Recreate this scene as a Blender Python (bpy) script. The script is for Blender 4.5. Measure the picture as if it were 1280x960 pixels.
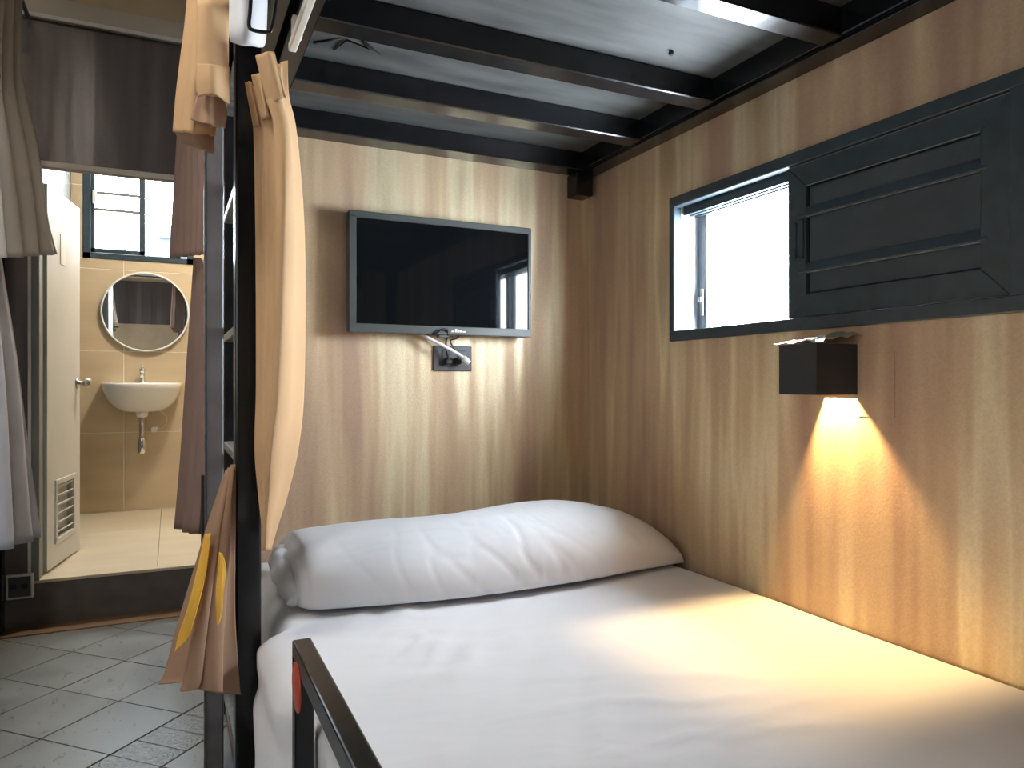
import bpy, bmesh, math, random
from mathutils import Vector, Matrix, noise

for o in list(bpy.data.objects):
    bpy.data.objects.remove(o, do_unlink=True)
scene = bpy.context.scene
C = scene.collection
R = math.radians

# ------------------------------------------------------------------ camera
cam_d = bpy.data.cameras.new('camera')
cam = bpy.data.objects.new('camera', cam_d); C.objects.link(cam)
cam_d.sensor_width = 36.0
cam_d.lens = 36.0 * 900.0 / 1280.0
cam_d.clip_start = 0.02
cam.location = (0, 0, 1.17)
cam.rotation_euler = (R(90), 0, R(-25.4))
scene.camera = cam

# ------------------------------------------------------------------ world (overcast bright sky)
SKY = 43.0
world = bpy.data.worlds.new('sky'); scene.world = world
world.use_nodes = True
bg = world.node_tree.nodes['Background']
bg.inputs[0].default_value = (0.82, 0.90, 1.0, 1)
bg.inputs[1].default_value = SKY

def area(name, loc, rot, sx, sy, energy, col=(1, 1, 1), portal=False):
    l = bpy.data.lights.new(name, 'AREA'); l.shape = 'RECTANGLE'; l.size = sx; l.size_y = sy
    l.energy = energy; l.color = col
    o = bpy.data.objects.new(name, l); C.objects.link(o)
    o.location = loc; o.rotation_euler = rot
    if portal:
        l.cycles.is_portal = True
    return o
# portals only help sampling the sky through the window openings
area('portal_bed_window', (2.07, 1.70, 1.64), (0, R(90), 0), 0.56, 1.36, 1, portal=True)
area('portal_bath_window', (-0.2, 6.24, 2.5), (R(-90), 0, 0), 0.72, 0.78, 1, portal=True)
area('portal_fill_window', (-1.80, 0.1, 1.65), (0, R(-90), 0), 1.3, 2.2, 1, portal=True)

vs = scene.view_settings
vs.view_transform = 'Standard'; vs.look = 'None'; vs.gamma = 1.0
vs.exposure = 0.9
vs.use_curve_mapping = False

# ------------------------------------------------------------------ materials
MATS = {}
def base_mat(name):
    m = bpy.data.materials.new(name); m.use_nodes = True
    MATS[name] = m
    nt = m.node_tree
    return m, nt, nt.nodes['Principled BSDF']

def ramp(nt, stops):
    r = nt.nodes.new('ShaderNodeValToRGB')
    e = r.color_ramp.elements
    while len(e) < len(stops): e.new(0.5)
    for i, (p, c) in enumerate(stops):
        e[i].position = p
        e[i].color = (c[0], c[1], c[2], 1) if isinstance(c, (tuple, list)) else (c, c, c, 1)
    return r

def coords(nt, scale=(1, 1, 1), rot=(0, 0, 0), world=False):
    tc = nt.nodes.new('ShaderNodeNewGeometry' if world else 'ShaderNodeTexCoord')
    mp = nt.nodes.new('ShaderNodeMapping')
    mp.inputs['Scale'].default_value = scale
    mp.inputs['Rotation'].default_value = rot
    nt.links.new(tc.outputs['Position' if world else 'Object'], mp.inputs[0])
    return mp

def noise_tex(nt, mp, scale, detail=3, rough=0.5, dist=0.0):
    n = nt.nodes.new('ShaderNodeTexNoise')
    n.inputs['Scale'].default_value = scale
    n.inputs['Detail'].default_value = detail
    n.inputs['Roughness'].default_value = rough
    n.inputs['Distortion'].default_value = dist
    nt.links.new(mp.outputs[0], n.inputs['Vector'])
    return n

def bump(nt, src, bsdf, strength, dist=0.01, prev=None):
    b = nt.nodes.new('ShaderNodeBump')
    b.inputs['Strength'].default_value = strength
    b.inputs['Distance'].default_value = dist
    nt.links.new(src, b.inputs['Height'])
    if prev: nt.links.new(prev.outputs[0], b.inputs['Normal'])
    nt.links.new(b.outputs[0], bsdf.inputs['Normal'])
    return b

def simple(name, col, rough=0.5, metal=0.0, var=0.12, nscale=8.0, bstr=0.0, bscale=60.0, scale=(1, 1, 1), spec=0.5, rvar=0.0):
    """plain procedural material: colour broken by noise, optional fine bump"""
    m, nt, b = base_mat(name)
    mp = coords(nt, scale)
    n = noise_tex(nt, mp, nscale, 4)
    lo = tuple(c * (1 - var) for c in col); hi = tuple(min(1, c * (1 + var)) for c in col)
    r = ramp(nt, [(0.3, lo), (0.7, hi)])
    nt.links.new(n.outputs['Fac'], r.inputs[0])
    nt.links.new(r.outputs[0], b.inputs['Base Color'])
    b.inputs['Roughness'].default_value = rough
    b.inputs['Metallic'].default_value = metal
    b.inputs['Specular IOR Level'].default_value = spec
    if rvar:
        rr = ramp(nt, [(0.3, max(0, rough - rvar)), (0.7, min(1, rough + rvar))])
        nt.links.new(n.outputs['Fac'], rr.inputs[0]); nt.links.new(rr.outputs[0], b.inputs['Roughness'])
    if bstr:
        n2 = noise_tex(nt, mp, bscale, 3)
        bump(nt, n2.outputs['Fac'], b, bstr, 0.004)
    return m

def wallpaper(name, dark, mid, light):
    m, nt, b = base_mat(name)
    mp = coords(nt, (1, 1, 0.07))
    n = noise_tex(nt, mp, 5.5, 3, 0.55)
    r = ramp(nt, [(0.36, dark), (0.50, mid), (0.59, light), (0.70, mid)])
    nt.links.new(n.outputs['Fac'], r.inputs[0])
    mp2 = coords(nt, (1, 1, 1))
    n2 = noise_tex(nt, mp2, 140.0, 2, 0.6)
    mx = nt.nodes.new('ShaderNodeMix'); mx.data_type = 'RGBA'; mx.blend_type = 'MULTIPLY'
    mx.inputs['Factor'].default_value = 0.35
    r2 = ramp(nt, [(0.3, 0.6), (0.7, 1.0)])
    nt.links.new(n2.outputs['Fac'], r2.inputs[0])
    nt.links.new(r.outputs[0], mx.inputs[6]); nt.links.new(r2.outputs[0], mx.inputs[7])
    nt.links.new(mx.outputs[2], b.inputs['Base Color'])
    rr = ramp(nt, [(0.42, 0.62), (0.62, 0.40)])
    nt.links.new(n.outputs['Fac'], rr.inputs[0]); nt.links.new(rr.outputs[0], b.inputs['Roughness'])
    mr = ramp(nt, [(0.45, 0.0), (0.62, 0.45)])
    nt.links.new(n.outputs['Fac'], mr.inputs[0]); nt.links.new(mr.outputs[0], b.inputs['Metallic'])
    bump(nt, n2.outputs['Fac'], b, 0.22, 0.003)
    return m

wallpaper('wallpaper', (0.45, 0.295, 0.20), (0.63, 0.455, 0.285), (0.82, 0.70, 0.47))
wallpaper('wallpaper_shaded', (0.10, 0.085, 0.085), (0.14, 0.12, 0.115), (0.19, 0.165, 0.15))  # darker copy of the wallpaper, backlit shade put into its colour
simple('paint_beige', (0.66, 0.52, 0.34), 0.7, var=0.05)
simple('paint_white', (0.75, 0.73, 0.68), 0.6, var=0.04)
simple('trim_cream', (0.58, 0.53, 0.45), 0.45, var=0.05)
simple('black_steel', (0.007, 0.0075, 0.009), 0.22, var=0.3, nscale=14, bstr=0.05, bscale=30, rvar=0.05)
simple('grey_steel', (0.17, 0.16, 0.165), 0.45, var=0.2, nscale=10, rvar=0.08)
simple('worn_edge', (0.34, 0.34, 0.33), 0.35, metal=0.6, var=0.3, nscale=30)
simple('plywood_black', (0.09, 0.095, 0.093), 0.55, var=0.35, nscale=3.0, scale=(1, 5, 1), bstr=0.1, bscale=20)
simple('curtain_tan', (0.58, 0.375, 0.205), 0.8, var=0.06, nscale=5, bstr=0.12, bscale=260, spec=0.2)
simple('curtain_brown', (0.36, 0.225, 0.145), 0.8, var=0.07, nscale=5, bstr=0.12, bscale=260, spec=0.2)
simple('curtain_mauve', (0.36, 0.245, 0.205), 0.8, var=0.07, nscale=5, bstr=0.12, bscale=260, spec=0.2)
simple('curtain_grey', (0.50, 0.46, 0.39), 0.8, var=0.07, nscale=5, bstr=0.12, bscale=260, spec=0.2)
simple('curtain_pale', (0.60, 0.60, 0.64), 0.8, var=0.07, nscale=5, bstr=0.12, bscale=260, spec=0.2)
simple('lining_yellow', (0.88, 0.50, 0.06), 0.75, var=0.06)
simple('white_plastic', (0.78, 0.78, 0.76), 0.35, var=0.03)
simple('pale_plastic', (0.70, 0.68, 0.60), 0.4, var=0.04)
simple('ceramic', (0.83, 0.82, 0.79), 0.12, var=0.02)
simple('chrome', (0.75, 0.75, 0.74), 0.12, metal=1.0, var=0.04)
simple('satin_steel', (0.55, 0.52, 0.47), 0.3, metal=1.0, var=0.06)
simple('door_white', (0.58, 0.58, 0.55), 0.4, var=0.03)
simple('jamb_grey', (0.22, 0.23, 0.21), 0.5, var=0.08)
simple('window_black', (0.033, 0.052, 0.066), 0.38, var=0.2, nscale=20, rvar=0.06)
simple('dust', (0.22, 0.22, 0.20), 0.8, var=0.5, nscale=30)
simple('reveal_white', (0.62, 0.64, 0.68), 0.5, var=0.04)
simple('lamp_black', (0.022, 0.025, 0.029), 0.5, var=0.1, bstr=0.05, bscale=200)
simple('lamp_inside', (0.75, 0.66, 0.5), 0.5, var=0.03)
simple('tv_plastic', (0.062, 0.068, 0.064), 0.42, var=0.06)
simple('outlet_black', (0.060, 0.064, 0.066), 0.4, var=0.08)
simple('rubber_black', (0.012, 0.012, 0.012), 0.5, var=0.1)
simple('red_plastic', (0.45, 0.055, 0.02), 0.35, var=0.12, nscale=20)
simple('blue_paint', (0.0014, 0.0055, 0.014), 0.6, var=0.06)
simple('foil', (0.72, 0.62, 0.46), 0.38, metal=0.75, var=0.12, nscale=40, bstr=0.3, bscale=40)
simple('grout', (0.78, 0.72, 0.60), 0.8, var=0.08)
simple('grout_dark', (0.05, 0.05, 0.05), 0.8, var=0.2)
simple('wall_tile', (0.56, 0.44, 0.29), 0.22, var=0.08, nscale=2.2, scale=(0.6, 1, 3))
simple('wall_tile_grey', (0.13, 0.135, 0.13), 0.22, var=0.25, nscale=3.0)
simple('bath_floor_tile', (0.62, 0.53, 0.39), 0.3, var=0.07, nscale=2.0, scale=(1, 4, 1))
simple('step_stone', (0.115, 0.098, 0.088), 0.55, var=0.2, nscale=9)
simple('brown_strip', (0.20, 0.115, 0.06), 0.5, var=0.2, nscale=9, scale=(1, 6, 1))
simple('mosaic_tile', (0.17, 0.175, 0.17), 0.3, var=0.35, nscale=40, bstr=0.9, bscale=90)

# slate-like floor tile with dark scuffs
m, nt, b = base_mat('floor_tile')
mp = coords(nt, (1, 1, 1), (0, 0, R(30)), True)
n = noise_tex(nt, mp, 5.0, 5, 0.6)
r = ramp(nt, [(0.3, (0.13, 0.13, 0.12)), (0.7, (0.19, 0.188, 0.17))])
nt.links.new(n.outputs['Fac'], r.inputs[0])
mp3 = coords(nt, (1.6, 0.7, 1), (0, 0, R(20)), True)
n3 = noise_tex(nt, mp3, 26.0, 4, 0.62, 0.8)
r3 = ramp(nt, [(0.61, 1.0), (0.67, 0.45)])
nt.links.new(n3.outputs['Fac'], r3.inputs[0])
mx = nt.nodes.new('ShaderNodeMix'); mx.data_type = 'RGBA'; mx.blend_type = 'MULTIPLY'; mx.inputs['Factor'].default_value = 1.0
nt.links.new(r.outputs[0], mx.inputs[6]); nt.links.new(r3.outputs[0], mx.inputs[7])
nt.links.new(mx.outputs[2], b.inputs['Base Color'])
rr = ramp(nt, [(0.3, 0.30), (0.7, 0.48)])
nt.links.new(n.outputs['Fac'], rr.inputs[0]); nt.links.new(rr.outputs[0], b.inputs['Roughness'])
bump(nt, n.outputs['Fac'], b, 0.25, 0.006)

# cotton with soft creases
m, nt, b = base_mat('bed_linen')
b.inputs['Base Color'].default_value = (0.725, 0.73, 0.755, 1)
b.inputs['Roughness'].default_value = 0.85
b.inputs['Specular IOR Level'].default_value = 0.2
mp = coords(nt, (1.0, 2.2, 1), (0, 0, R(28)))
n = noise_tex(nt, mp, 4.0, 2, 0.45, 0.25)
nb = bump(nt, n.outputs['Fac'], b, 0.35, 0.03)
mp2 = coords(nt)
n2 = noise_tex(nt, mp2, 420, 2)
bump(nt, n2.outputs['Fac'], b, 0.08, 0.002, nb)

# television panel
m, nt, b = base_mat('tv_screen')
mp = coords(nt)
n = noise_tex(nt, mp, 3.0, 2)
r = ramp(nt, [(0.3, (0.004, 0.005, 0.006)), (0.7, (0.006, 0.007, 0.008))])
nt.links.new(n.outputs['Fac'], r.inputs[0]); nt.links.new(r.outputs[0], b.inputs['Base Color'])
b.inputs['Roughness'].default_value = 0.04
b.inputs['Specular IOR Level'].default_value = 0.3

# mirror
m, nt, b = base_mat('mirror_glass')
mp = coords(nt)
n = noise_tex(nt, mp, 2.0, 2)
r = ramp(nt, [(0.3, (0.86, 0.88, 0.88)), (0.7, (0.88, 0.90, 0.90))])
nt.links.new(n.outputs['Fac'], r.inputs[0]); nt.links.new(r.outputs[0], b.inputs['Base Color'])
b.inputs['Metallic'].default_value = 1.0; b.inputs['Roughness'].default_value = 0.01

# dark woven mesh of the shutter
m, nt, b = base_mat('shutter_mesh')
mp = coords(nt, (1, 1, 1), (R(45), 0, 0))
w = nt.nodes.new('ShaderNodeTexChecker'); w.inputs['Scale'].default_value = 170
nt.links.new(mp.outputs[0], w.inputs['Vector'])
n = noise_tex(nt, mp, 6.0, 3)
r = ramp(nt, [(0.3, (0.036, 0.050, 0.060)), (0.7, (0.056, 0.072, 0.082))])
nt.links.new(n.outputs['Fac'], r.inputs[0]); nt.links.new(r.outputs[0], b.inputs['Base Color'])
b.inputs['Roughness'].default_value = 0.55
bump(nt, w.outputs['Fac'], b, 0.35, 0.002)

# pane glass: clear with a faint mirror reflection
def pane_mat(name, tint, refl):
    m = bpy.data.materials.new(name); m.use_nodes = True; MATS[name] = m
    nt = m.node_tree; nt.nodes.clear()
    out = nt.nodes.new('ShaderNodeOutputMaterial')
    tr = nt.nodes.new('ShaderNodeBsdfTransparent'); tr.inputs[0].default_value = (*tint, 1)
    gl = nt.nodes.new('ShaderNodeBsdfGlossy'); gl.inputs['Roughness'].default_value = 0.02
    ms = nt.nodes.new('ShaderNodeMixShader'); ms.inputs[0].default_value = refl
    nt.links.new(tr.outputs[0], ms.inputs[1]); nt.links.new(gl.outputs[0], ms.inputs[2])
    nt.links.new(ms.outputs[0], out.inputs[0])
pane_mat('pane_clear', (0.97, 0.98, 0.98), 0.04)
pane_mat('pane_fill_dim', (0.19, 0.19, 0.19), 0.05)  # tint sets how much daylight the added left window lets in
pane_mat('pane_bath', (0.75, 0.77, 0.77), 0.05)

def emit(name, col, strength):
    m, nt, b = base_mat(name)
    b.inputs['Base Color'].default_value = (*col, 1)
    b.inputs['Emission Color'].default_value = (*col, 1)
    b.inputs['Emission Strength'].default_value = strength
emit('ceiling_lamp_glow', (1.0, 0.95, 0.88), 21.0)
emit('bath_fill_glow', (1.0, 0.91, 0.76), 115.0)
emit('bulb_glow', (1.0, 0.72, 0.38), 30.0)

# ------------------------------------------------------------------ geometry helpers
def bx(bm, x0, x1, y0, y1, z0, z1, bev=0.0, seg=1, M=None):
    vs_ = [bm.verts.new(p) for p in ((x0, y0, z0), (x1, y0, z0), (x1, y1, z0), (x0, y1, z0),
                                     (x0, y0, z1), (x1, y0, z1), (x1, y1, z1), (x0, y1, z1))]
    fs = [bm.faces.new([vs_[i] for i in f]) for f in ((3, 2, 1, 0), (4, 5, 6, 7), (0, 1, 5, 4), (1, 2, 6, 5), (2, 3, 7, 6), (3, 0, 4, 7))]
    if bev:
        es = list({e for f in fs for e in f.edges})
        rr_ = bmesh.ops.bevel(bm, geom=es, offset=bev, segments=seg, profile=0.5, affect='EDGES')
        vs_ = list({v for f in rr_['faces'] for v in f.verts} | {v for v in vs_ if v.is_valid})
    if M is not None:
        bmesh.ops.transform(bm, matrix=M, verts=[v for v in vs_ if v.is_valid])
    return bm

def box(x0, x1, y0, y1, z0, z1, bev=0.0, seg=1, M=None):
    return bx(bmesh.new(), x0, x1, y0, y1, z0, z1, bev, seg, M)

def tube(pts, rad, n=10, bm=None, closed=False, caps=True):
    bm = bm or bmesh.new()
    pts = [Vector(p) for p in pts]
    rads = rad if isinstance(rad, (list, tuple)) else [rad] * len(pts)
    rings = []; up = None
    for i, p in enumerate(pts):
        if closed:
            t = (pts[(i + 1) % len(pts)] - pts[i - 1]).normalized()
        else:
            t = (pts[min(i + 1, len(pts) - 1)] - pts[max(i - 1, 0)]).normalized()
        if up is None:
            up = Vector((0, 0, 1)) if abs(t.z) < 0.9 else Vector((1, 0, 0))
        a = t.cross(up)
        if a.length < 1e-5: a = t.cross(Vector((0, 1, 0)))
        a.normalize(); b_ = a.cross(t).normalized(); up = b_
        rings.append([bm.verts.new(p + rads[i] * (math.cos(2 * math.pi * k / n) * a + math.sin(2 * math.pi * k / n) * b_)) for k in range(n)])
    m_ = len(rings)
    for i in range(m_ if closed else m_ - 1):
        A, B = rings[i], rings[(i + 1) % m_]
        for k in range(n):
            f = bm.faces.new((A[k], A[(k + 1) % n], B[(k + 1) % n], B[k])); f.smooth = True
    if caps and not closed:
        bm.faces.new(rings[0][::-1]); bm.faces.new(rings[-1])
    return bm

def lathe(profile, n=32, axis='Z', loc=(0, 0, 0), bm=None):
    bm = bm or bmesh.new(); rings = []
    for r_, h in profile:
        ring = []
        for k in range(n):
            a = 2 * math.pi * k / n
            c_, s_ = r_ * math.cos(a), r_ * math.sin(a)
            p = {'Z': (c_, s_, h), 'Y': (c_, h, s_), 'X': (h, c_, s_)}[axis]
            ring.append(bm.verts.new((p[0] + loc[0], p[1] + loc[1], p[2] + loc[2])))
        rings.append(ring)
    for A, B in zip(rings, rings[1:]):
        for k in range(n):
            f = bm.faces.new((A[k], A[(k + 1) % n], B[(k + 1) % n], B[k])); f.smooth = True
    bm.faces.new(rings[0][::-1]); bm.faces.new(rings[-1])
    return bm

def smooth_path(pts, n=8):
    P = [Vector(p) for p in pts]; out = []
    for i in range(len(P) - 1):
        p0, p1, p2, p3 = P[max(i - 1, 0)], P[i], P[i + 1], P[min(i + 2, len(P) - 1)]
        for k in range(n):
            t = k / n
            out.append(0.5 * ((2 * p1) + (-p0 + p2) * t + (2 * p0 - 5 * p1 + 4 * p2 - p3) * t * t + (-p0 + 3 * p1 - 3 * p2 + p3) * t ** 3))
    out.append(P[-1]); return out

def root_loc(p):
    l = Vector((0, 0, 0))
    while p is not None:
        l += p.location; p = p.parent
    return l

def obj(name, bm, mat, parent=None, label=None, smooth=False):
    bmesh.ops.recalc_face_normals(bm, faces=bm.faces)
    if parent is not None:
        bmesh.ops.translate(bm, verts=bm.verts, vec=-root_loc(parent))
    me = bpy.data.meshes.new(name); bm.to_mesh(me); bm.free()
    me.materials.append(MATS[mat])
    if smooth:
        for p in me.polygons: p.use_smooth = True
    o = bpy.data.objects.new(name, me); C.objects.link(o)
    if parent is not None: o.parent = parent
    if label: o['label'] = label
    return o

def thing(name, label, cat, loc=(0, 0, 0), group=None):
    o = bpy.data.objects.new(name, None); C.objects.link(o)
    o.location = loc; o.empty_display_size = 0.05
    return tag(o, label, cat, group)

def tag(o, label, cat, group=None):
    o['label'] = label; o['category'] = cat
    if group: o['group'] = group
    return o

def struct(name, bm, mat, parent=None, label=None):
    o = obj(name, bm, mat, parent)
    if parent is None: o['kind'] = 'structure'
    if label: o['label'] = label
    return o

def struct_root(name, label, loc=(0, 0, 0)):
    o = bpy.data.objects.new(name, None); C.objects.link(o)
    o.location = loc; o['kind'] = 'structure'; o['label'] = label
    return o

def solid(o, t, off=0.0):
    md = o.modifiers.new('thickness', 'SOLIDIFY'); md.thickness = t; md.offset = off
    return o

# ------------------------------------------------------------------ room shell
XR, YB, YD = 1.876, 3.07, 4.12          # right wall, television wall, bathroom door wall
CEIL = 3.30
BFZ = 0.222                             # bathroom floor level

floor = struct('floor', box(-1.75, 2.06, -1.75, YD + 0.1, -0.12, -0.006), 'grout_dark', None, 'grey diagonal tile floor of the dormitory room')

# 30 cm tiles laid on the diagonal; p = (x+y)/sqrt2, q = (y-x)/sqrt2
S2 = math.sqrt(2)
def pq(p, q): return ((p - q) / S2, (p + q) / S2)
random.seed(4)
def tile_mesh(name, a, b_, mat, t=0.012):
    bm = box(-a / 2, a / 2, -b_ / 2, b_ / 2, -t, 0, 0.0012)
    me = bpy.data.meshes.new(name); bm.to_mesh(me); bm.free(); me.materials.append(MATS[mat]); return me
big = tile_mesh('tile', 0.2985, 0.2985, 'floor_tile')
bord = tile_mesh('small_tile', 0.0985, 0.2035, 'mosaic_tile')
def put_tile(me, p, q, rz=R(45)):
    o = bpy.data.objects.new(me.name, me); C.objects.link(o)
    x, y = pq(p, q); o.location = (x, y, random.uniform(-0.0012, 0.0)); o.rotation_euler = (0, 0, rz); o.parent = floor
qs = [1.958 + 0.303 * k for k in range(0, 7)] + [1.748 - 0.303 * k for k in range(1, 5)]
for k in range(-2, 8):
    p = 1.715 + 0.302 * k
    for q0 in qs:
        x, y = pq(p + 0.15, q0 + 0.15)
        if -1.35 < x < 0.55 and 1.3 < y < 4.16:
            put_tile(big, p + 0.151, q0 + 0.1515)
for k in range(-8, 22):
    p = 1.715 + 0.1007 * k
    x, y = pq(p + 0.05, 1.853)
    if -1.0 < x < 0.75 and 1.6 < y < 4.16:
        put_tile(bord, p + 0.0503, 1.853)
struct('shade_strip_1', box(-1.2, 0.55, 3.985, YD, -0.004, 0.006, 0.002), 'brown_strip', None, 'brown strip painting the warm shade along the foot of the bathroom step')  # brown colour stands in for warm shade at the step foot

def wall_with_hole(bm, axis, c0, c1, a0, a1, z0, z1, h0, h1, hz0, hz1):
    """wall slab c0..c1 thick, running a0..a1 along the other axis, with one rectangular hole"""
    for (s0, s1, t0, t1) in ((a0, h0, z0, z1), (h1, a1, z0, z1), (h0, h1, z0, hz0), (h0, h1, hz1, z1)):
        if s1 - s0 > 1e-4 and t1 - t0 > 1e-4:
            if axis == 'X': bx(bm, c0, c1, s0, s1, t0, t1)
            else: bx(bm, s0, s1, c0, c1, t0, t1)
    return bm

WY0, WY1, WZ0, WZ1 = 1.03, 2.405, 1.345, 1.935     # bed window
struct('wall_right', wall_with_hole(bmesh.new(), 'X', XR, 2.06, -1.75, YD + 0.1, 0, CEIL, WY0 + 0.03, WY1 - 0.03, WZ0 + 0.03, WZ1 - 0.03), 'wallpaper', None, 'brown streaky wallpapered wall beside the bed')
struct('wall_back', box(0.205, XR, YB, YB + 0.09, 0, CEIL), 'wallpaper', None, 'streaky beige wallpapered wall behind the television')
wr = struct('wall_rear', box(-1.85, 2.06, -1.85, -1.75, 0, CEIL), 'paint_beige')
obj('upper_panel', box(-1.74, 1.87, -1.75, -1.735, 2.2, 2.93), 'wallpaper_shaded', wr, 'wallpaper panel with shade put into its colour')
struct('wall_left', wall_with_hole(bmesh.new(), 'X', -1.85, -1.75, -1.75, YD + 0.1, 0, CEIL, -1.0, 1.2, 1.0, 2.3), 'paint_beige')
struct('ceiling', box(-1.85, 2.06, -1.85, YD + 0.1, CEIL, CEIL + 0.1), 'paint_white')
DX0, DX1 = -0.575, 0.30
HZ = 2.235
bm = bmesh.new()
bx(bm, -1.75, DX0 - 0.035, YD, YD + 0.1, BFZ - 0.006, HZ); bx(bm, DX1, XR, YD, YD + 0.1, BFZ - 0.006, HZ)
bx(bm, -1.75, XR, YD, YD + 0.1, HZ, CEIL)
wf = struct('wall_front', bm, 'wallpaper_shaded', None, 'streaky wallpapered wall above the bathroom doorway, darkened for backlit shade')
obj('upper_wall', box(-1.75, XR, YD - 0.012, YD, 3.03, CEIL), 'paint_beige', wf, 'beige painted strip under the ceiling')
struct('trim_2', box(-1.75, XR, YD - 0.035, YD, 2.93, 3.035, 0.004), 'trim_cream', None, 'cream moulding above the dark wall panel')
obj('bead', box(-1.75, XR, YD - 0.043, YD - 0.035, 2.925, 2.945, 0.002), 'white_plastic', bpy.data.objects['trim_2'])
struct('trim_3', box(DX0 - 0.034, 0.30, YD - 0.008, YD, HZ - 0.012, HZ + 0.016, 0.003), 'trim_cream', None, 'thin cream edge along the bottom of the dark wall panel')

# bathroom
bm = box(-1.75, XR - 0.001, YD, 6.25, 0, BFZ - 0.006)
step = struct('floor_bathroom', bm, 'step_stone', None, 'raised bathroom floor with a dark stone step edge')
obj('step_nosing', box(DX0 - 0.034, DX1, YD - 0.004, YD + 0.05, BFZ - 0.014, BFZ + 0.002, 0.002), 'bath_floor_tile', step)
def floor_tile(x0, x1, y0, y1, z=BFZ):
    obj('tile', box(x0 + 0.0015, x1 - 0.0015, y0 + 0.0015, y1 - 0.0015, BFZ - 0.01, z, 0.001), 'bath_floor_tile', step)
xs = [-0.65, -0.06, 0.54, 1.1]
ys = [YD + 0.05, 4.72, 5.32, 5.70, 6.11]
for i in range(3):
    for j in range(4):
        floor_tile(xs[i], xs[i + 1], ys[j], ys[j + 1], BFZ - (0.004 if j >= 1 else 0))

BX0, BX1, BZ0, BZ1 = -0.578, 0.165, 2.095, 2.90      # bathroom window
wbt = struct('wall_bathroom', wall_with_hole(bmesh.new(), 'Y', 6.1122, 6.24, -0.75, 1.2, 0, 3.1, BX0, BX1, BZ0, BZ1), 'grout', None, 'beige tiled bathroom wall with the wash basin')
def rects_minus(x0, x1, z0, z1, hole):
    hx0, hx1, hz0, hz1 = hole
    if x1 <= hx0 or x0 >= hx1 or z1 <= hz0 or z0 >= hz1: return [(x0, x1, z0, z1)]
    out = []
    if z0 < hz0: out.append((x0, x1, z0, hz0))
    if z1 > hz1: out.append((x0, x1, hz1, z1))
    za, zb = max(z0, hz0), min(z1, hz1)
    if x0 < hx0: out.append((x0, hx0, za, zb))
    if x1 > hx1: out.append((hx1, x1, za, zb))
    return out
txs = [-0.65, -0.312, 0.288, 0.888, 1.1]
tzs = [BFZ, 0.808, 1.415, 2.022, 2.629, 3.1]
for i in range(4):
    for j in range(5):
        for (a, b_, c_, d_) in rects_minus(txs[i], txs[i + 1], tzs[j], tzs[j + 1], (BX0, BX1, BZ0, BZ1)):
            obj('tile', box(a + 0.003, b_ - 0.003, 6.110, 6.12, c_ + 0.003, d_ - 0.003, 0.001), 'wall_tile', wbt)
wbl = struct('wall_bathroom_left', box(-0.75, -0.657, YD + 0.1, 6.118, 0, 3.1), 'grout', None, 'grey marbled tile wall behind the bathroom door')
for j in range(5):
    for (y0, y1) in ((4.25, 4.85), (4.85, 5.45), (5.45, 6.108)):
        obj('tile', box(-0.66, -0.65, y0 + 0.002, y1 - 0.002, tzs[j] + 0.002, tzs[j + 1] - 0.002, 0.001), 'wall_tile_grey', wbl)
struct('wall_bathroom_right', box(1.1, 1.2, YD + 0.1, 6.118, 0, 3.1), 'wall_tile')
struct('ceiling_bathroom', box(-0.75, 1.2, YD + 0.1, 6.24, 3.1, 3.2), 'paint_white')

# bathroom window
w2 = struct_root('window_2', 'black framed bathroom window', (BX0, 6.13, BZ0))
bm = bmesh.new()
for (a, b_, c_, d_) in ((BX0, BX1, BZ0, BZ0 + 0.045), (BX0, BX1, BZ1 - 0.045, BZ1), (BX0, BX0 + 0.05, BZ0, BZ1), (BX1 - 0.05, BX1, BZ0, BZ1)):
    bx(bm, a, b_, 6.104, 6.19, c_, d_, 0.003)
obj('window_frame', bm, 'window_black', w2)
bm = bmesh.new()
for (a, b_, c_, d_) in ((BX0 + 0.05, -0.17, BZ0 + 0.045, BZ0 + 0.08), (BX0 + 0.05, -0.17, BZ1 - 0.08, BZ1 - 0.045), (BX0 + 0.05, BX0 + 0.075, BZ0 + 0.045, BZ1 - 0.045), (-0.21, -0.17, BZ0 + 0.045, BZ1 - 0.045)):
    bx(bm, a, b_, 6.12, 6.15, c_, d_, 0.002)
sash = obj('sash', bm, 'window_black', w2)
obj('pane', box(BX0 + 0.074, -0.209, 6.133, 6.137, BZ0 + 0.079, BZ1 - 0.079), 'pane_bath', sash)
obj('latch', box(BX0 + 0.062, BX0 + 0.088, 6.105, 6.12, 2.50, 2.60, 0.003), 'white_plastic', sash)
obj('pane', box(-0.17, BX1 - 0.05, 6.168, 6.172, BZ0 + 0.045, BZ1 - 0.045), 'pane_bath', w2)
for z in (2.462, 2.585):
    obj('window_bar', box(BX0 + 0.075, -0.21, 6.112, 6.130, z - 0.011, z + 0.011, 0.003), 'grey_steel', sash)

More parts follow.
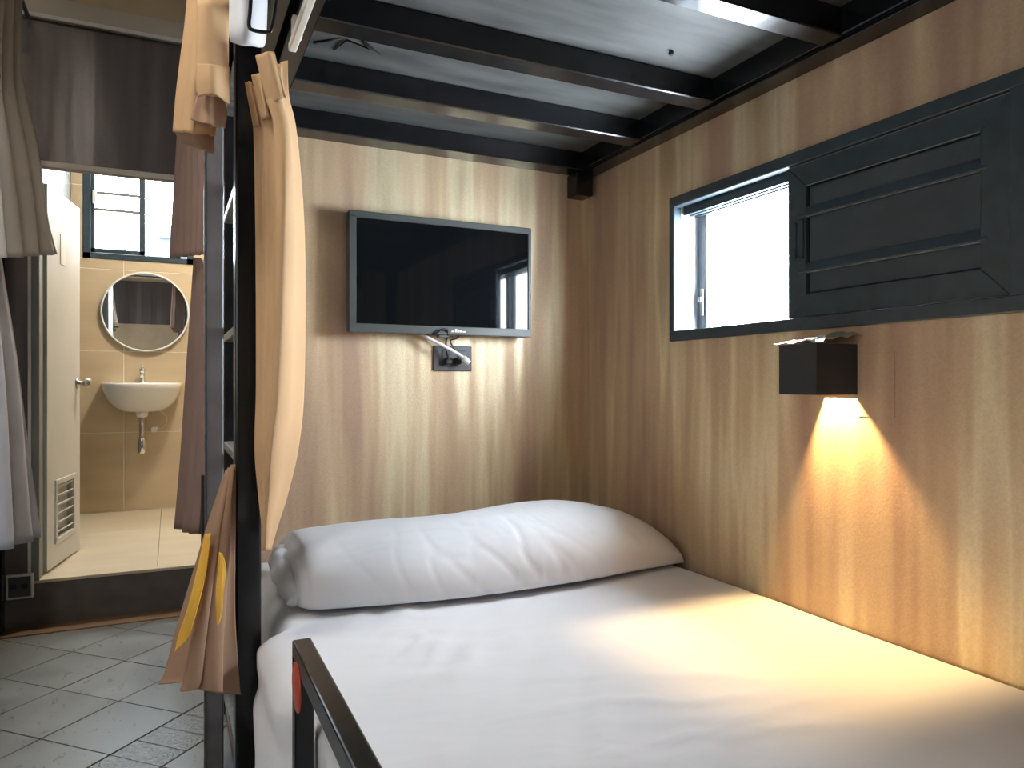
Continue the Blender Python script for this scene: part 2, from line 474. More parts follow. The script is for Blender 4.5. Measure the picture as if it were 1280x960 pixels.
# bathroom door frame and leaf
dj = struct('trim_4', box(DX0 - 0.034, DX0 + 0.006, YD - 0.012, YD + 0.11, BFZ, HZ, 0.003), 'jamb_grey', None, 'grey metal jamb of the bathroom doorway')
obj('edge', box(DX0 - 0.040, DX0 - 0.026, YD - 0.020, YD - 0.012, BFZ, HZ, 0.002), 'white_plastic', dj, 'white edge strip')
d0 = Vector((-0.588, 4.240, 0)); d1 = Vector((-0.500, 4.775, 0))
dang = math.atan2((d1 - d0).y, (d1 - d0).x); DW = (d1 - d0).length
DM = Matrix.Translation(d0) @ Matrix.Rotation(dang, 4, 'Z')     # local x along leaf, local -y is the face toward the room
door = struct_root('door_1', 'white bathroom door leaf standing open', (d0.x, d0.y, BFZ))
DT = 2.17
def dbox(x0, x1, y0, y1, z0, z1, bev=0.0): return box(x0, x1, y0, y1, z0, z1, bev, 1, DM)
vx0, vx1, vz0, vz1 = 0.13, 0.43, 0.36, 0.66
bm = bmesh.new()
for a in ((0, vx0, BFZ + 0.012, DT), (vx1, DW, BFZ + 0.012, DT), (vx0, vx1, BFZ + 0.012, vz0), (vx0, vx1, vz1, DT)):
    bx(bm, a[0], a[1], -0.035, 0.0, a[2], a[3], 0, 1, DM)
obj('door_panel', bm, 'door_white', door)
bm = bmesh.new()
for a in ((vx0 - 0.015, vx1 + 0.015, vz0 - 0.015, vz0 + 0.012), (vx0 - 0.015, vx1 + 0.015, vz1 - 0.012, vz1 + 0.015), (vx0 - 0.015, vx0 + 0.012, vz0, vz1), (vx1 - 0.012, vx1 + 0.015, vz0, vz1)):
    bx(bm, a[0], a[1], -0.042, 0.002, a[2], a[3], 0.002, 1, DM)
vent = obj('vent', bm, 'door_white', door)
for k in range(6):
    z = vz0 + 0.032 + k * 0.047
    M = DM @ Matrix.Translation((0, -0.02, z)) @ Matrix.Rotation(R(-38), 4, 'X')
    obj('slat', box(vx0, vx1, -0.022, 0.022, -0.003, 0.003, 0.001, 1, M), 'door_white', vent)
obj('vent_back', dbox(vx0, vx1, -0.006, -0.002, vz0, vz1), 'door_white', vent)
kz = 1.175
bm = lathe([(0.030, 0), (0.030, 0.006), (0.012, 0.010), (0.012, 0.035), (0.024, 0.042), (0.030, 0.056), (0.024, 0.070), (0.010, 0.074)], 20, 'Y')
bmesh.ops.transform(bm, matrix=DM @ Matrix.Translation((DW - 0.055, -0.035, kz)) @ Matrix.Rotation(R(180), 4, 'Z'), verts=bm.verts)
obj('door_knob', bm, 'satin_steel', door)
obj('latch_plate', dbox(DW - 0.001, DW + 0.002, -0.03, -0.005, kz - 0.05, kz + 0.05), 'satin_steel', door)
obj('door_sign', dbox(0.20, 0.28, -0.038, -0.035, 1.80, 1.96, 0.001), 'pale_plastic', door, 'small grey plate on the door leaf')
for z in (0.45, 1.22, 1.95):
    obj('hinge', tube([(d0.x - 0.006, d0.y - 0.015, z), (d0.x - 0.006, d0.y - 0.015, z + 0.10)], 0.007, 8), 'satin_steel', door)

# unseen window added in the left wall as fill, panes tinted to dim it
w3 = struct_root('fill_window_3', 'wide tinted window added unseen in the left wall for fill light', (-1.75, 0.1, 1.0))
bm = bmesh.new()
for (a, b_, c_, d_) in ((-1.0, 1.2, 1.0, 1.05), (-1.0, 1.2, 2.25, 2.3), (-1.0, -0.95, 1.0, 2.3), (1.15, 1.2, 1.0, 2.3), (0.075, 0.125, 1.0, 2.3)):
    bx(bm, -1.82, -1.74, a, b_, c_, d_, 0.003)
obj('window_frame', bm, 'window_black', w3)
for a, b_ in ((-0.95, 0.075), (0.125, 1.15)):
    obj('pane', box(-1.79, -1.786, a, b_, 1.05, 2.25), 'pane_fill_dim', w3)

# ------------------------------------------------------------------ bed window with sliding shutter
w1 = struct_root('window_1', 'long black framed window above the bed with a sliding shutter panel', (XR, 1.72, WZ0))
FP = 0.018      # frame stands proud of the wall
bm = bmesh.new()
for (a, b_, c_, d_) in ((WY0, WY1, WZ0, WZ0 + 0.042), (WY0, WY1, WZ1 - 0.042, WZ1), (WY1 - 0.032, WY1, WZ0 + 0.04, WZ1 - 0.04), (WY0, WY0 + 0.042, WZ0 + 0.04, WZ1 - 0.04)):
    bx(bm, XR - FP, XR + 0.02, a, b_, c_, d_, 0.003)
obj('window_frame', bm, 'window_black', w1)
# reveal lining
obj('window_reveal', box(XR + 0.02, XR + 0.10, WY1 - 0.034, WY1 - 0.0305, WZ0 + 0.03, WZ1 - 0.03), 'reveal_white', w1)
obj('window_sill', box(XR + 0.02, 2.05, WY0 + 0.03, WY1 - 0.03, WZ0 + 0.0302, WZ0 + 0.040), 'window_black', w1)
# head tracks
for k, x in enumerate((XR + 0.028, XR + 0.058, XR + 0.088)):
    obj('track', box(x, x + 0.014, WY0 + 0.04, WY1 - 0.036, WZ1 - 0.075, WZ1 - 0.031, 0.002), 'window_black', w1)
# outer frame and glass sash at the back of the reveal
bm = bmesh.new()
y0, y1 = 1.70, WY1 - 0.034
for (a, b_, c_, d_) in ((y0, y1, WZ0 + 0.03, WZ0 + 0.055), (y0, y1, WZ1 - 0.075, WZ1 - 0.045), (y1 - 0.055, y1, WZ0 + 0.03, WZ1 - 0.04), (y0, y0 + 0.04, WZ0 + 0.03, WZ1 - 0.04)):
    bx(bm, XR + 0.10, XR + 0.128, a, b_, c_, d_, 0.002)
gs = obj('sash', bm, 'window_black', w1)
obj('pane', box(XR + 0.112, XR + 0.116, y0 + 0.03, y1 - 0.05, WZ0 + 0.05, WZ1 - 0.06), 'pane_clear', gs)
bm = box(XR + 0.090, XR + 0.10, y1 - 0.045, y1 - 0.030, 1.45, 1.56, 0.002)
bx(bm, XR + 0.076, XR + 0.092, y1 - 0.05, y1 - 0.028, 1.505, 1.525, 0.003)
obj('latch', bm, 'grey_steel', gs, 'grey window latch')
# second glass sash behind the shutter
bm = bmesh.new()
for (a, b_, c_, d_) in ((WY0 + 0.03, 1.74, WZ0 + 0.03, WZ0 + 0.055), (WY0 + 0.03, 1.74, WZ1 - 0.06, WZ1 - 0.035), (WY0 + 0.03, WY0 + 0.07, WZ0 + 0.03, WZ1 - 0.04), (1.70, 1.74, WZ0 + 0.03, WZ1 - 0.04)):
    bx(bm, XR + 0.132, XR + 0.158, a, b_, c_, d_, 0.002)
gs2 = obj('sash', bm, 'window_black', w1)
obj('pane', box(XR + 0.143, XR + 0.147, WY0 + 0.06, 1.71, WZ0 + 0.05, WZ1 - 0.05), 'pane_clear', gs2)
# shutter panel
SY0, SY1, SZ0, SZ1 = WY0 + 0.044, 1.783, WZ0 + 0.044, WZ1 - 0.044
sx = XR - 0.006
sh = obj('shutter', box(sx + 0.020, sx + 0.034, SY0, SY1, SZ0, SZ1), 'window_black', w1, 'dark shutter panel sliding in the frame')
fw = 0.075
def prism(pts, x0, x1):
    bm = bmesh.new()
    A = [bm.verts.new((x0, y, z)) for y, z in pts]; B = [bm.verts.new((x1, y, z)) for y, z in pts]
    bm.faces.new(A); bm.faces.new(B[::-1])
    for i in range(len(pts)):
        j = (i + 1) % len(pts); bm.faces.new((A[i], B[i], B[j], A[j]))
    bmesh.ops.bevel(bm, geom=list(bm.edges), offset=0.002, segments=1, affect='EDGES')
    return bm
for pts in ([(SY0, SZ1), (SY1, SZ1), (SY1 - fw, SZ1 - fw), (SY0 + fw, SZ1 - fw)], [(SY0, SZ0), (SY1, SZ0), (SY1 - fw, SZ0 + fw), (SY0 + fw, SZ0 + fw)],
            [(SY0, SZ0), (SY0 + fw, SZ0 + fw), (SY0 + fw, SZ1 - fw), (SY0, SZ1)], [(SY1, SZ0), (SY1 - fw, SZ0 + fw), (SY1 - fw, SZ1 - fw), (SY1, SZ1)]):
    obj('stile', prism(pts, sx, sx + 0.020), 'window_black', sh)
iz0, iz1 = SZ0 + fw, SZ1 - fw
ra, rb = iz0 + 0.085, iz1 - 0.085
for z in (ra, rb):
    M = Matrix.Translation((sx + 0.012, 0, z)) @ Matrix.Rotation(R(20), 4, 'Y')
    obj('rib', box(-0.010, 0.008, SY0 + fw - 0.02, SY1 - fw + 0.03, -0.018, 0.018, 0.003, 1, M), 'window_black', sh)
for (a, b_) in ((iz0 + 0.004, ra - 0.016), (ra + 0.016, rb - 0.016), (rb + 0.016, iz1 - 0.004)):
    obj('mesh_panel', box(sx + 0.013, sx + 0.020, SY0 + fw + 0.004, SY1 - fw - 0.004, a, b_, 0.002), 'shutter_mesh', sh)
for (za, ya, yb) in ((iz1 - 0.001, SY0 + fw, SY1 - fw), (rb - 0.0165, SY0 + fw, SY1 - fw), (ra - 0.0165, SY0 + fw, SY1 - fw)):
    obj('dust_line', box(sx - 0.0004, sx + 0.0016, ya, yb, za - 0.0012, za + 0.0012), 'dust', sh)
obj('dust_line', box(sx - 0.0004, sx + 0.0016, SY0 + 0.001, SY1, SZ1 - 0.0030, SZ1 - 0.0010), 'dust', sh)
bm = bmesh.new()
hy0, hy1 = SY1 - 0.068, SY1 - 0.030
for (a, b_, c_, d_) in ((hy0, hy1, ra + 0.03, ra + 0.038), (hy0, hy1, rb - 0.03, rb - 0.022), (hy0, hy0 + 0.007, ra + 0.03, rb - 0.022), (hy1 - 0.007, hy1, ra + 0.03, rb - 0.022)):
    bx(bm, sx - 0.006, sx + 0.001, a, b_, c_, d_, 0.0015)
obj('finger_pull', bm, 'window_black', sh)

# ------------------------------------------------------------------ bunk bed frame
BEDZ = 0.45
bunk = thing('bunk_bed_frame', 'black steel bunk bed frame with joists and grey board over the made bed', 'bunk bed', (1.0, 1.8, 0))
BT = 2.19
obj('post', box(0.171, 0.243, 2.23, 2.31, 0, 2.34, 0.006, 2), 'black_steel', bunk)
obj('post', box(0.152, 0.214, 3.005, 3.066, 0, 2.34, 0.004), 'black_steel', bunk)
obj('post', box(0.152, 0.214, -0.55, -0.48, 0, 2.34, 0.004), 'black_steel', bunk)
obj('post', box(1.80, 1.872, -0.55, -0.48, 0, 2.34, 0.004), 'black_steel', bunk)
sb = obj('side_beam', box(0.312, 0.376, -0.55, 3.068, BT, BT + 0.16, 0.004), 'black_steel', bunk)
obj('outer_rail', box(0.172, 0.242, -0.55, 3.068, BT + 0.12, BT + 0.18, 0.004), 'black_steel', bunk)
obj('fascia', box(0.244, 0.300, -0.55, 3.068, BT + 0.03, BT + 0.26, 0.004), 'black_steel', bunk)
rbm = box(1.792, XR - 0.002, -0.55, 3.068, BT - 0.008, BT + 0.005, 0.002)
bx(rbm, 1.775, 1.795, -0.55, 3.068, BT + 0.004, BT + 0.13, 0.003)
obj('wall_beam', rbm, 'black_steel', bunk)
for (a, b_) in ((1.49, 1.565), (2.04, 2.125), (2.49, 2.58), (2.955, 3.064), (0.98, 1.06), (0.47, 0.55), (-0.04, 0.04), (-0.55, -0.47)):
    obj('joist', box(0.372, 1.782, a, b_, BT, BT + 0.085, 0.004), 'black_steel', bunk)
obj('bed_board', box(0.30, XR - 0.004, -0.55, 3.066, BT + 0.0855, BT + 0.105), 'plywood_black', bunk, 'grey painted plywood board of the upper berth')
zb = BT + 0.0853
obj('scribble', tube([(0.419, 2.377, 2.274), (0.497, 2.31, 2.274), (0.49, 2.399, 2.274), (0.513, 2.314, 2.274), (0.593, 2.343, 2.274), (0.555, 2.294, 2.274), (0.636, 2.361, 2.274)], 0.004, 6), 'rubber_black', bunk, 'black zigzag mark on the board')
obj('bolt', lathe([(0.007, zb - 0.016), (0.009, zb - 0.006), (0.006, zb)], 10, 'Z', (1.50, 1.93, 0)), 'rubber_black', bunk)
obj('corner_bracket', box(1.752, 1.845, 2.97, 3.066, 2.075, BT - 0.002, 0.006), 'black_steel', bunk)
# lower berth support
bm = box(0.30, 1.86, 0.58, 3.04, 0.10, 0.19, 0.004)
obj('lower_platform', bm, 'black_steel', bunk)
for (x, y) in ((0.36, 0.7), (1.8, 0.7), (0.36, 2.9), (1.8, 2.9)):
    obj('leg', box(x - 0.03, x + 0.03, y - 0.03, y + 0.03, 0, 0.10), 'black_steel', bunk)
# guard rail at the near left side of the bed
obj('guard_post', box(0.2365, 0.2765, 1.560, 1.600, 0, 0.59, 0.003), 'black_steel', bunk)
obj('guard_post', box(0.2365, 0.2765, 0.44, 0.48, 0, 0.59, 0.003), 'black_steel', bunk)
gr = obj('guard_rail', box(0.2365, 0.2765, 0.44, 1.602, 0.575, 0.62, 0.004, 2), 'black_steel', bunk)
bm = lathe([(0.050, 0), (0.050, 0.002), (0.044, 0.004), (0.012, 0.004), (0.010, 0.005)], 28, 'X')
bmesh.ops.transform(bm, matrix=Matrix.Translation((0.2364, 1.530, 0.545)) @ Matrix.Rotation(R(180), 4, 'Z'), verts=bm.verts)
obj('end_reflector', bm, 'red_plastic', gr, 'red plastic disc at the end of the rail')

# ladder
lad = thing('ladder', 'black bunk ladder with grey steel rungs beside the tan bed curtain', 'ladder', (0.19, 2.5, 0))
obj('ladder_upright', box(0.172, 0.232, 2.73, 2.78, 0, 2.31, 0.004), 'black_steel', lad)
for z in (0.075, 0.515, 0.953, 1.330, 1.750, 2.13):
    obj('rung', box(0.171, 0.215, 2.311, 2.731, z - 0.013, z + 0.015, 0.003), 'worn_edge', lad)
obj('kick_board', box(0.176, 0.212, 2.311, 2.729, 0.0, 0.060, 0.002), 'brown_strip', lad)
gp = thing('partition_post', 'grey steel post standing between the mauve curtain and the bunk ladder', 'post', (0.12, 2.36, 0))
obj('post', box(0.093, 0.146, 2.335, 2.39, 0, CEIL - 0.002, 0.004), 'grey_steel', gp)
obj('edge_strip', box(0.0905, 0.0945, 2.329, 2.337, 0, 2.60), 'worn_edge', gp)
obj('rubber_strip', box(0.083, 0.0945, 2.328, 2.342, 0.63, 0.90, 0.003), 'rubber_black', gp)

# upper berth mattress with an overhanging white sheet and a bent rod under it
um = thing('upper_mattress', 'white sheet of the upper berth hanging over the black bunk post', 'mattress', (0.9, 1.7, 2.30))
obj('mattress', box(0.33, 1.84, 0.55, 2.98, 2.297, 2.46, 0.04, 3), 'bed_linen', um)

# ------------------------------------------------------------------ mattress with fitted sheet
random.seed(2)
def nz(x, y, z=0.0): return noise.noise(Vector((x, y, z)))
def sheet():
    bm = bmesh.new()
    Y0, Y1 = 0.56, 3.05
    NY, prof_n = 150, 0
    rows = []
    for j in range(NY + 1):
        y = Y0 + (Y1 - Y0) * j / NY
        # how far the drape bulges out between the guard post and the ladder post
        e = max(0.0, min(1.0, (y - 1.64) / 0.12)) * max(0.0, min(1.0, (2.215 - y) / 0.04))
        e = e * e * (3 - 2 * e)
        row = []
        # left side, from the floor-side hem up
        for k in range(15):
            t = k / 14
            z = 0.13 + (0.40 - 0.13) * t
            x = 0.285 - e * (0.066 + 0.012 * (1 - t) - 0.012 * math.exp(-((z - 0.31) / 0.035) ** 2) + 0.008 * nz(y * 9, z * 10, 3.0)) - 0.012 * (1 - t) * nz(y * 9, z * 4, 7) 
            row.append((x, y, z))
        for k in range(1, 9):            # rounded edge
            a = (math.pi / 2) * k / 8
            x = 0.285 - e * (0.066 + 0.008 * nz(y * 9, 4.0, 3.0)) * math.cos(a) + 0.06 * (1 - math.cos(a))
            z = 0.40 + 0.05 * math.sin(a)
            row.append((x, y, z))
        X0, X1 = 0.345, 1.866
        NX = 100
        for i in range(1, NX + 1):
            x = X0 + (X1 - X0) * i / NX
            w = min(1, (i / NX) * 8) 
            z = 0.45
            # broad unevenness and pulled creases
            z += 0.006 * nz(x * 2.1, y * 1.7, 1) * w
            s1 = nz((x * 0.8 + y * 1.0) * 3.0, (y * 0.9 - x * 1.2) * 9.0, 5)
            s2 = nz((x * 1.0 - y * 0.35) * 2.0, (y * 1.0 + x * 0.35) * 14.0, 9)
            m1 = max(0, 1 - abs(x - 0.7) / 0.6)
            z += w * (0.010 * s1 * m1 + 0.007 * s2 * max(0, 1 - abs(y - 1.9) / 0.5) + 0.014 * max(0, nz(x * 3, y * 11 + x * 4, 2)) * max(0, 1 - (abs(x - 1.05) / 0.5)) * max(0, 1 - abs(y - 1.15) / 0.45))
            def cre(v_, wd): return max(0.0, 1 - abs(v_) / wd)
            c1_ = cre(nz((x + y * 0.6) * 2.2, (y - x * 0.9) * 7.0, 11), 0.10) * max(0, 1 - math.hypot(x - 0.62, y - 1.95) / 0.42)
            c2_ = cre(nz(x * 2.0 + 3, y * 6.0 + 2.2 * (x - 1.0) ** 2, 17), 0.13) * max(0, 1 - math.hypot((x - 1.0) * 0.8, y - 1.22) / 0.40)
            z += w * (0.007 * c1_ + 0.011 * c2_)
            if i > NX - 4: z -= 0.006 * (i - (NX - 4)) 
            row.append((x, y, z))
        rows.append([bm.verts.new(p) for p in row])
    for A, B in zip(rows, rows[1:]):
        for k in range(len(A) - 1):
            f = bm.faces.new((A[k], A[k + 1], B[k + 1], B[k])); f.smooth = True
    # end caps and back so that the mattress is closed
    lo0 = [bm.verts.new((r_[-1].co.x, r_[-1].co.y, 0.20)) for r_ in rows]
    for k in range(len(rows) - 1):
        bm.faces.new((rows[k][-1], lo0[k], lo0[k + 1], rows[k + 1][-1]))
    bm.faces.new(rows[0] + [lo0[0]]); bm.faces.new((rows[-1] + [lo0[-1]])[::-1])
    return bm
mt = thing('mattress', 'wide mattress in a white fitted sheet filling the lower berth', 'mattress', (1.07, 1.8, 0.19))
obj('fitted_sheet', sheet(), 'bed_linen', mt)
obj('mattress_core', box(0.33, 1.855, 0.60, 3.03, 0.192, 0.43, 0.02, 2), 'bed_linen', mt)

# ------------------------------------------------------------------ pillow
def pillow():
    bm = bmesh.new()
    NS, NT = 150, 80
    rings = []
    def cre(v_, wd): return max(0.0, 1 - abs(v_) / wd)
    for i in range(-10, NS + 1):
        cap = 1.0
        if i < 0:                       # domed, puckered left end
            cap = math.cos((-i / 10.0) * math.pi / 2 * 0.97); s = -1.0
            bulge = 0.045 * math.sin((-i / 10.0) * math.pi / 2)
        else:
            s = -1 + 2 * i / NS; bulge = 0.0
        xc = 1.117 + 0.737 * s - bulge
        e = (1 - abs(s) ** 18.0) ** 0.5 if abs(s) < 1 else 0.0
        if s < 0:
            hd = 0.305 * (0.86 + 0.14 * e); ht = (0.240 + 0.030 * s) * (0.86 + 0.14 * e)
        else:
            hd = 0.10 + 0.205 * max(0.0, 1 - s ** 3.0) ** 0.8
            ht = (0.240 + 0.035 * s) * (0.26 + 0.74 * (1 - s ** 3.4)) * max(e, 0.12) ** 0.35
        front = 2.17 + 0.10 * s * s + 0.02 * max(0, s)
        yc = front + hd + (0.305 - hd) * (0.9 if s < 0 else 0.05)
        ring = []
        for k in range(NT):
            a = 2 * math.pi * k / NT
            ca, sa = math.cos(a), math.sin(a)
            yy = math.copysign(abs(ca) ** 0.80, ca) * hd
            if sa >= 0: zz = (abs(sa) ** 0.78) * ht * 0.80 + ht * 0.20
            else: zz = ht * 0.20 - ht * 0.20 * abs(sa) ** 0.5
            top = max(0, sa)
            X_, Y_ = xc, yc + yy
            cr = 0.012 * nz(X_ * 3.2, Y_ * 4 + zz * 4, 3)
            # sharp pulls radiating from the crown and from the front seam
            p1 = cre(nz(X_ * 6 - Y_ * 7, (Y_ * 2.5 + X_ * 1.5), 6), 0.13)
            p2 = cre(nz(X_ * 9 + zz * 8, zz * 4 + Y_ * 2, 16), 0.12)
            cr -= 0.012 * p1 * top * max(0, 1 - abs(s - 0.35) / 0.6)
            cr -= 0.007 * p2 * max(0, -ca) * max(0, 1 - abs(s + 0.1) / 0.9)
            zz = zz + cr * top
            yy = yy + cr * ca
            if i < 0:
                zz = ht * 0.45 + (zz - ht * 0.45) * cap
                yy *= cap
                xo = -0.018 * nz(yy * 14, zz * 16, 4) * (1 - cap) + 0.03 * (1 - cap) * cre(nz(yy * 6, zz * 9, 9), 0.2)
            else:
                xo = 0.010 * nz(a * 1.5, 1.0, 4) * max(0, (-s - 0.9) / 0.1)
            ring.append(bm.verts.new((xc + xo, yc + yy, 0.452 + max(zz, 0.0))))
        rings.append((i, ring))
    rings = [r_ for _, r_ in sorted(rings, key=lambda q: q[0])]
    for A, B in zip(rings, rings[1:]):
        for k in range(NT):
            f = bm.faces.new((A[k], A[(k + 1) % NT], B[(k + 1) % NT], B[k])); f.smooth = True
    bm.faces.new(rings[0][::-1]); bm.faces.new(rings[-1])
    return bm
pw = tag(obj('pillow', pillow(), 'bed_linen'), 'long plump white pillow lying across the head of the bed', 'pillow')
fl = tube(smooth_path([(0.350, 2.60, 0.585), (0.338, 2.50, 0.572), (0.340, 2.40, 0.535), (0.352, 2.33, 0.488)], 8), [0.020 + 0.022 * math.sin(math.pi * min(1, (i + 3) / 27)) + 0.004 * math.sin(i * 1.1) for i in range(25)], 14)
obj('pillowcase_flap', fl, 'bed_linen', pw, 'rolled open end of the pillowcase')
# ------------------------------------------------------------------ television
TY = 2.98
tv = thing('television', 'black flat television hung on the wall above the pillow', 'television', (1.09, YB, 1.385))
TX0, TX1, TZ0, TZ1 = 0.668, 1.512, 1.387, 1.891
obj('housing', box(TX0, TX1, TY + 0.004, TY + 0.05, TZ0, TZ1, 0.006, 2), 'tv_plastic', tv)
bm = bmesh.new()
for (a, b_, c_, d_) in ((TX0, TX1, TZ1 - 0.028, TZ1), (TX0, TX1, TZ0, TZ0 + 0.036), (TX0, TX0 + 0.030, TZ0 + 0.03, TZ1 - 0.02), (TX1 - 0.016, TX1, TZ0 + 0.03, TZ1 - 0.02)):
    bx(bm, a, b_, TY - 0.006, TY + 0.008, c_, d_, 0.002)
obj('bezel', bm, 'tv_plastic', tv)
obj('screen', box(TX0 + 0.029, TX1 - 0.015, TY + 0.000, TY + 0.006, TZ0 + 0.035, TZ1 - 0.027), 'tv_screen', tv)
obj('wall_mount', box(0.92, 1.26, TY + 0.05, YB - 0.001, 1.52, 1.76, 0.003), 'black_steel', tv)
bm = bmesh.new()
for k, (x, w_, h) in enumerate(((1.118, 0.012, 0.006), (1.134, 0.010, 0.015), (1.147, 0.008, 0.012), (1.158, 0.010, 0.009), (1.171, 0.013, 0.006))):
    bx(bm, x, x + w_, TY - 0.0072, TY - 0.0058, TZ0 + 0.011, TZ0 + 0.011 + h)
obj('logo', bm, 'pale_plastic', tv, 'small pale maker mark on the bezel')
obj('sensor', box(1.06, 1.11, TY + 0.002, TY + 0.03, TZ0 - 0.014, TZ0 + 0.002, 0.003), 'tv_plastic', tv)

# wall socket under the television
so = thing('wall_socket', 'dark double wall socket with plugs under the television', 'socket', (1.155, YB, 1.23))
obj('plate', box(1.064, 1.250, YB - 0.010, YB - 0.0005, 1.228, 1.343, 0.004, 2), 'outlet_black', so)
obj('insert', box(1.104, 1.217, YB - 0.014, YB - 0.009, 1.250, 1.322, 0.002), 'outlet_black', so)
pl1 = tag(obj('power_cable', tube(smooth_path([(1.125, YB - 0.012, 1.268), (1.122, YB - 0.045, 1.280), (1.108, YB - 0.05, 1.34), (1.098, YB - 0.10, 1.40), (1.07, YB - 0.112, 1.408), (1.035, YB - 0.105, 1.385), (1.03, YB - 0.05, 1.40)], 8), 0.0042, 8), 'rubber_black'), 'thin black cable looping from the socket over the television edge', 'cable')
obj('plug', box(1.112, 1.142, YB - 0.045, YB - 0.0145, 1.258, 1.285, 0.006, 2), 'rubber_black', pl1)
pl2 = tag(obj('power_cable', tube(smooth_path([(1.172, YB - 0.03, 1.275), (1.165, YB - 0.05, 1.300), (1.13, YB - 0.05, 1.36), (1.16, YB - 0.05, 1.375), (1.185, YB - 0.03, 1.40)], 8), 0.0035, 8), 'rubber_black'), 'short black cable from the right plug up behind the television', 'cable')
obj('plug', box(1.156, 1.190, YB - 0.04, YB - 0.0145, 1.258, 1.288, 0.006, 2), 'rubber_black', pl2)
pl3 = tag(obj('antenna_cable', tube(smooth_path([(0.985, YB - 0.03, 1.40), (1.02, YB - 0.065, 1.372), (1.09, YB - 0.075, 1.338), (1.165, YB - 0.075, 1.300), (1.185, YB - 0.07, 1.287)], 8), 0.007, 10), 'white_plastic'), 'white cable with a round connector hanging across the socket', 'cable')
bm = tube([(1.180, YB - 0.072, 1.291), (1.200, YB - 0.07, 1.274), (1.211, YB - 0.069, 1.265)], [0.012, 0.014, 0.012], 14)
obj('connector', bm, 'white_plastic', pl3)

# ------------------------------------------------------------------ cube wall lamp
lx0, lx1, ly0, ly1, lz0, lz1 = 1.704, XR - 0.001, 1.517, 1.660, 1.138, 1.290
lamp = thing('wall_lamp', 'black cube wall lamp throwing a warm cone of light down the wall', 'lamp', (XR, 1.59, lz0))
bm = bmesh.new(); tk = 0.007
bx(bm, lx0, lx0 + tk, ly0, ly1, lz0, lz1); bx(bm, lx1 - tk, lx1, ly0, ly1, lz0, lz1)
bx(bm, lx0 + tk, lx1 - tk, ly0, ly0 + tk, lz0, lz1); bx(bm, lx0 + tk, lx1 - tk, ly1 - tk, ly1, lz0, lz1)
obj('housing', bm, 'lamp_black', lamp)
bm = bmesh.new()
obj('shutter_blade', box(lx0 + tk, lx1 - tk, 1.632, ly1 - tk, lz0 + 0.002, lz0 + 0.006), 'lamp_black', lamp)
obj('shutter_blade', box(lx0 + tk, lx1 - tk, ly0 + tk, 1.530, lz0 + 0.002, lz0 + 0.006), 'lamp_black', lamp)
obj('inner_plate', box(lx0 + tk, lx1 - tk, ly0 + tk, ly1 - tk, 1.250, 1.262), 'lamp_inside', lamp)
obj('led', lathe([(0.016, 1.2502), (0.016, 1.246)], 16, 'Z', (1.806, 1.600, 0)), 'bulb_glow', lamp)
sp = bpy.data.lights.new('lamp_light', 'SPOT'); sp.energy = 34; sp.color = (1.0, 0.64, 0.27); sp.shadow_soft_size = 0.012
sp.spot_size = R(118); sp.spot_blend = 0.8
so_ = bpy.data.objects.new('lamp_light', sp); C.objects.link(so_); so_.location = (1.806, 1.600, 1.236)
# crumpled foil laid over the open top of the lamp
bm = bmesh.new(); grid = []
for i in range(17):
    row = []
    for j in range(17):
        x = 1.690 + 0.180 * i / 16; y = 1.490 + 0.190 * j / 16
        z = 1.296 + 0.034 * (i / 16) ** 1.2 * max(0.0, 1 - ((j - 6) / 10.5) ** 2) + 0.010 * nz(x * 34, y * 34, 2) + 0.006 * abs(nz(x * 70, y * 60, 5))
        if j > 13 or i < 2: z -= 0.004
        row.append(bm.verts.new((x + 0.006 * nz(y * 40, 3, 1), y + 0.008 * nz(x * 40, 8, 1), max(z, 1.2915))))
    grid.append(row)
for A, B in zip(grid, grid[1:]):
    for k in range(16): bm.faces.new((A[k], A[k + 1], B[k + 1], B[k]))
tag(solid(obj('foil_sheet', bm, 'foil'), 0.001), 'crumpled shiny foil sheet lying on top of the cube wall lamp', 'foil')
tag(obj('wallpaper_patch', box(XR - 0.002, XR - 0.0003, 1.393, 1.513, 1.072, 1.262, 0.0004), 'wallpaper'), 'square wallpaper patch glued to the wall beside the cube lamp', 'wall patch')

# ------------------------------------------------------------------ curtains
def cloth(rows, ns=60, nr=6, amp=0.0, nf=4, ph=0.0, wob=0.35, seed=0, pinch=None):
    """rows: polylines (same point count) from top to bottom; folds push along the horizontal normal"""
    npt = len(rows[0])
    cols = [smooth_path([r_[k] for r_ in rows], nr) for k in range(npt)]
    nz_ = len(cols[0]); bm = bmesh.new(); G = []
    for j in range(nz_):
        line = smooth_path([c_[j] for c_ in cols], max(2, ns // (npt - 1)))
        n_ = len(line); out = []
        tv_ = j / (nz_ - 1)
        for i, p in enumerate(line):
            t = line[min(i + 1, n_ - 1)] - line[max(i - 1, 0)]
            nrm = Vector((t.y, -t.x, 0)); nrm = nrm.normalized() if nrm.length > 1e-6 else Vector((0, -1, 0))
            s = i / (n_ - 1)
            a_ = amp(tv_, s) if callable(amp) else amp
            f = math.sin(2 * math.pi * nf * s + ph + 1.6 * nz(s * 2.0 + seed, tv_ * 1.2, seed * 3.1)) + wob * nz(s * nf * 2.3, tv_ * 2.5, seed + 5)
            out.append(bm.verts.new(p + nrm * a_ * f))
        G.append(out)
    for A, B in zip(G, G[1:]):
        for k in range(len(A) - 1):
            f = bm.faces.new((A[k], A[k + 1], B[k + 1], B[k])); f.smooth = True
    return bm

def curtain(name, label, rows, mat, th=0.0025, **kw):
    return tag(solid(obj(name, cloth(rows, **kw), mat), th), label, 'curtain')

